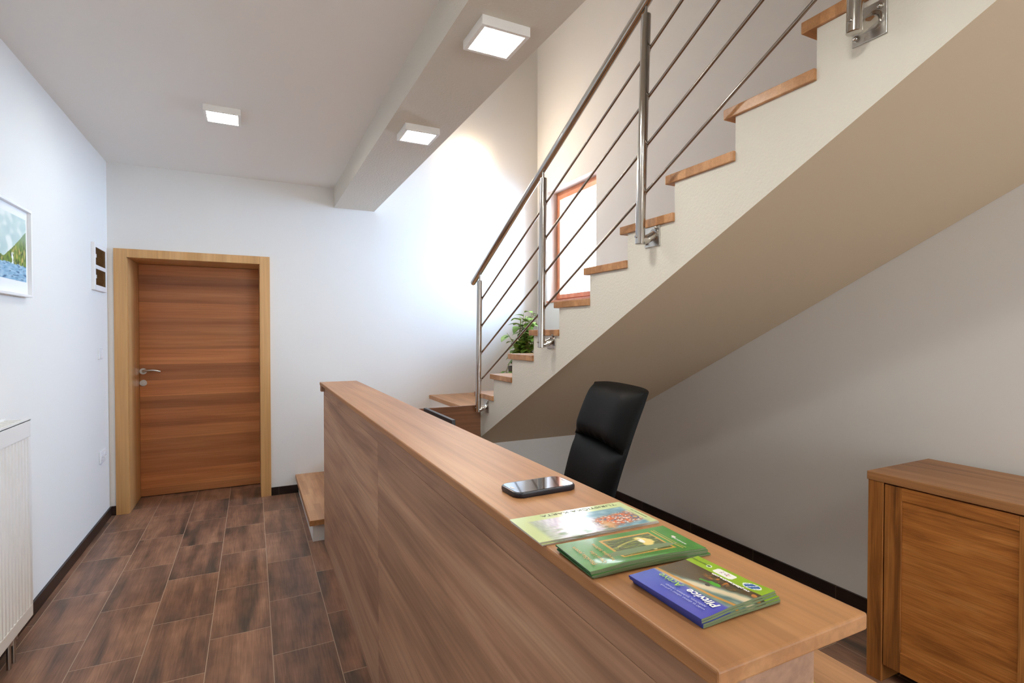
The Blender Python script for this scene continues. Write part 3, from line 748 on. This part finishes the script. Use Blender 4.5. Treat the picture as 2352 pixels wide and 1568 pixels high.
for y in (RY0, RY1-.004): MB().box(RX0+.006, RX1-.006, y, y+.0035, RZ0+.02, RZ1-.01).build('side_cover', M['enamel'], rad)
b = MB()
for y in (RY0+.2, RY1-.2): b.box(XL+.001, RX0+.004, y-.015, y+.015, RZ0+.1, RZ1-.1)
b.build('wall_bracket', M['enamel'], rad)
b = MB()
for y in (RY1-.07, RY1-.12): b.cyl((-.94, y, .0), (-.94, y, RZ0+.01), .008); b.cyl((-.94, y, .10), (-.94, y, .14), .014)
b.build('valve_pipe', M['satin'], rad, True)

fb = thing('fuse_box', 'white fuse box with two smoked windows high on the left wall', 'fuse box', (XL, 4.785, 1.905))
b = MB(); fy, fz, cwid = .165, .168, .026
for a in ((-fy, -fy+cwid, -fz, fz), (fy-cwid, fy, -fz, fz), (-fy+cwid, fy-cwid, -fz, -fz+.038), (-fy+cwid, fy-cwid, fz-.032, fz), (-fy+cwid, fy-cwid, -.016, .012)): b.box(.0, .022, *a, .002)
b.build('housing', M['white'], fb)
MB().box(.001, .004, -fy+.02, fy-.02, -fz+.02, fz-.02).build('inside', M['brkin'], fb)
for za, zb in ((.012, fz-.032), (-fz+.038, -.016)):
    MB().box(.0165, .019, -fy+cwid, fy-cwid, za, zb).build('smoked_cover', M['smoked'], fb)
    zm = (za+zb)/2; b = MB().box(.004, .012, -.12, .12, zm-.004, zm+.004)
    for i in range(10): b.box(.004, .014, -.118+i*.0238, -.118+i*.0238+.0215, zm-.034, zm-.006)
    b.build('breaker_row', M['brkr'], fb)
    MB().box(.018, .024, -fy+cwid+.002, -fy+cwid+.012, zm-.012, zm+.012).build('latch', M['white'], fb)
sw_ = thing('light_switch', 'white double light switch beside the door frame', 'switch', (XL, 4.82, 1.28))
MB().box(0, .009, -.05, .05, -.042, .042, .003).build('plate', M['white'], sw_)
for y in (-.0335, .0015): MB().box(.009, .013, y, y+.032, -.031, .031, .002).build('rocker', M['white'], sw_)
so = thing('wall_socket', 'white double power socket low on the left wall near the door', 'socket', (XL, 4.85, .515))
MB().box(0, .010, -.085, .085, -.045, .045, .004).build('plate', M['white'], so)
for y in (-.04, .04):
    MB().cyl((.010, y, 0), (.014, y, 0), .024).build('socket_ring', M['white'], so, True)
    b = MB().cyl((.014, y-.009, 0), (.0145, y-.009, 0), .003, seg=10); b.cyl((.014, y+.009, 0), (.0145, y+.009, 0), .003, seg=10); b.build('socket_hole', M['black'], so)

# ------------------------------------------------------------------ lamps
def square_lamp(x, y, zc, label):
    t = thing('ceiling_lamp', label, 'lamp', (x, y, zc), 0, 'square surface-mounted ceiling lamps')
    return t
lm = square_lamp(.852, 1.865, 2.585, 'square white LED lamp on the beam nearest the stair railing')
b = MB().box(-.098, .098, -.098, -.082, -.036, 0, .001); b.box(-.098, .098, .082, .098, -.036, 0, .001)
b.box(-.098, -.082, -.082, .082, -.036, 0, .001); b.box(.082, .098, -.082, .082, -.036, 0, .001); b.box(-.082, .082, -.082, .082, -.012, 0)
b.build('housing', M['lampbody'], lm)
MB().rrect(.163, .163, .012, -.0345, -.030).build('diffuser', M['lamp'], lm)
for x, y, z, lb in ((.858, 2.955, 2.585, 'square white LED lamp on the beam near the back wall'), (-.152, 3.64, ZC, 'square white LED lamp on the flat ceiling above the door'),
                   (.852, .62, 2.585, 'added square white LED lamp on the beam, overhead and out of view'), (-.152, 1.2, ZC, 'added unseen square white LED lamp on the flat ceiling right above the viewpoint'),  # lamps from here on are unseen extras added to brighten the room
                   (.852, -.9, 2.585, 'added unseen square white LED lamp on the beam behind the viewpoint')):
    o = copy_tree(lm); o.location = (x, y, z); o['label'] = lb
wl = thing('wall_lamp', 'round glowing glass lamp high on the back wall of the stairwell', 'lamp', (2.0, YB, 3.165))
xf = Matrix.Rotation(PI/2, 4, 'X')
MB().lathe([(.002, .075), (.06, .072), (.11, .058), (.142, .034), (.15, .02), (.146, .016), (.002, .014)]).build('glass_shade', M['wlamp'], wl, True, xf=xf)
MB().lathe([(.001, 0), (.07, 0), (.07, .013), (.001, .0135)]).build('base', M['white'], wl, True, xf=xf)
for a in (90, 210, 330):
    a = math.radians(a); x, z = .150*math.cos(a), .150*math.sin(a)
    b = MB().box(x-.006, x+.006, -.030, 0, z-.006, z+.006, .001); b.build('clip', M['satin'], wl)

# ------------------------------------------------------------------ plant on the landing
random.seed(4)
pl = thing('potted_plant', 'leafy green potted plant standing on the stair landing under the window', 'plant', (2.40, 4.62, zt(5)))
MB().lathe([(.001, 0), (.10, 0), (.115, .02), (.145, .27), (.15, .29), (.14, .29), (.13, .26), (.001, .26)]).build('pot', M['pot'], pl, True)
MB().lathe([(.001, .255), (.132, .258), (.132, .266), (.001, .272)]).build('soil', M['soil'], pl, True)
b = MB(); lv = MB(); bm = lv.bm
def leafmesh(p, d, size):
    d = d.normalized(); side = d.cross(Vector((0, 0, 1)))
    if side.length < .1: side = Vector((1, 0, 0))
    side.normalize(); nrm = side.cross(d)
    rows = []
    for i in range(6):
        f = i/5; wv = size*.42*math.sin(PI*min(1, f*.92+.06))**.8*(1-.35*f)
        c = p+d*size*f+Vector((0, 0, -.35*size*f*f))
        rows.append([bm.verts.new(c-side*wv+nrm*wv*.22), bm.verts.new(c), bm.verts.new(c+side*wv+nrm*wv*.22)])
    for i in range(5):
        for k in range(2): bm.faces.new((rows[i][k], rows[i][k+1], rows[i+1][k+1], rows[i+1][k]))
for k in range(34):
    a = random.uniform(0, 2*PI); h = random.uniform(.36, .84); r = random.uniform(.03, .21)*(1.1 if h < .7 else .7)
    base = Vector((random.uniform(-.05, .05), random.uniform(-.05, .05), .26)); tip = Vector((r*math.cos(a), r*math.sin(a), h))
    midp = (base+tip)/2+Vector((0, 0, .05))
    b.tube([base, midp, tip], [.005, .004, .002], 6)
    for q in range(7):
        f = random.uniform(.35, 1.0); p = base.lerp(midp, f*2) if f < .5 else midp.lerp(tip, f*2-1)
        aa = random.uniform(0, 2*PI); leafmesh(p, Vector((math.cos(aa), math.sin(aa), random.uniform(-.3, .5))), random.uniform(.07, .14))
for k in range(8):
    a = random.uniform(2.2, 4.6); p0 = Vector((.13*math.cos(a), .13*math.sin(a), .28)); p1 = p0+Vector((.04*math.cos(a), .04*math.sin(a), -.02-.10*random.random()))
    b.tube([Vector((0, 0, .26)), p0+Vector((0, 0, .05)), p1], .003, 6)
    for q in range(3): leafmesh(p1, Vector((math.cos(a+q-1), math.sin(a+q-1), .1)), .07)
b.build('stems', M['stem'], pl, True); lv.build('foliage', M['foliage'], pl, True)
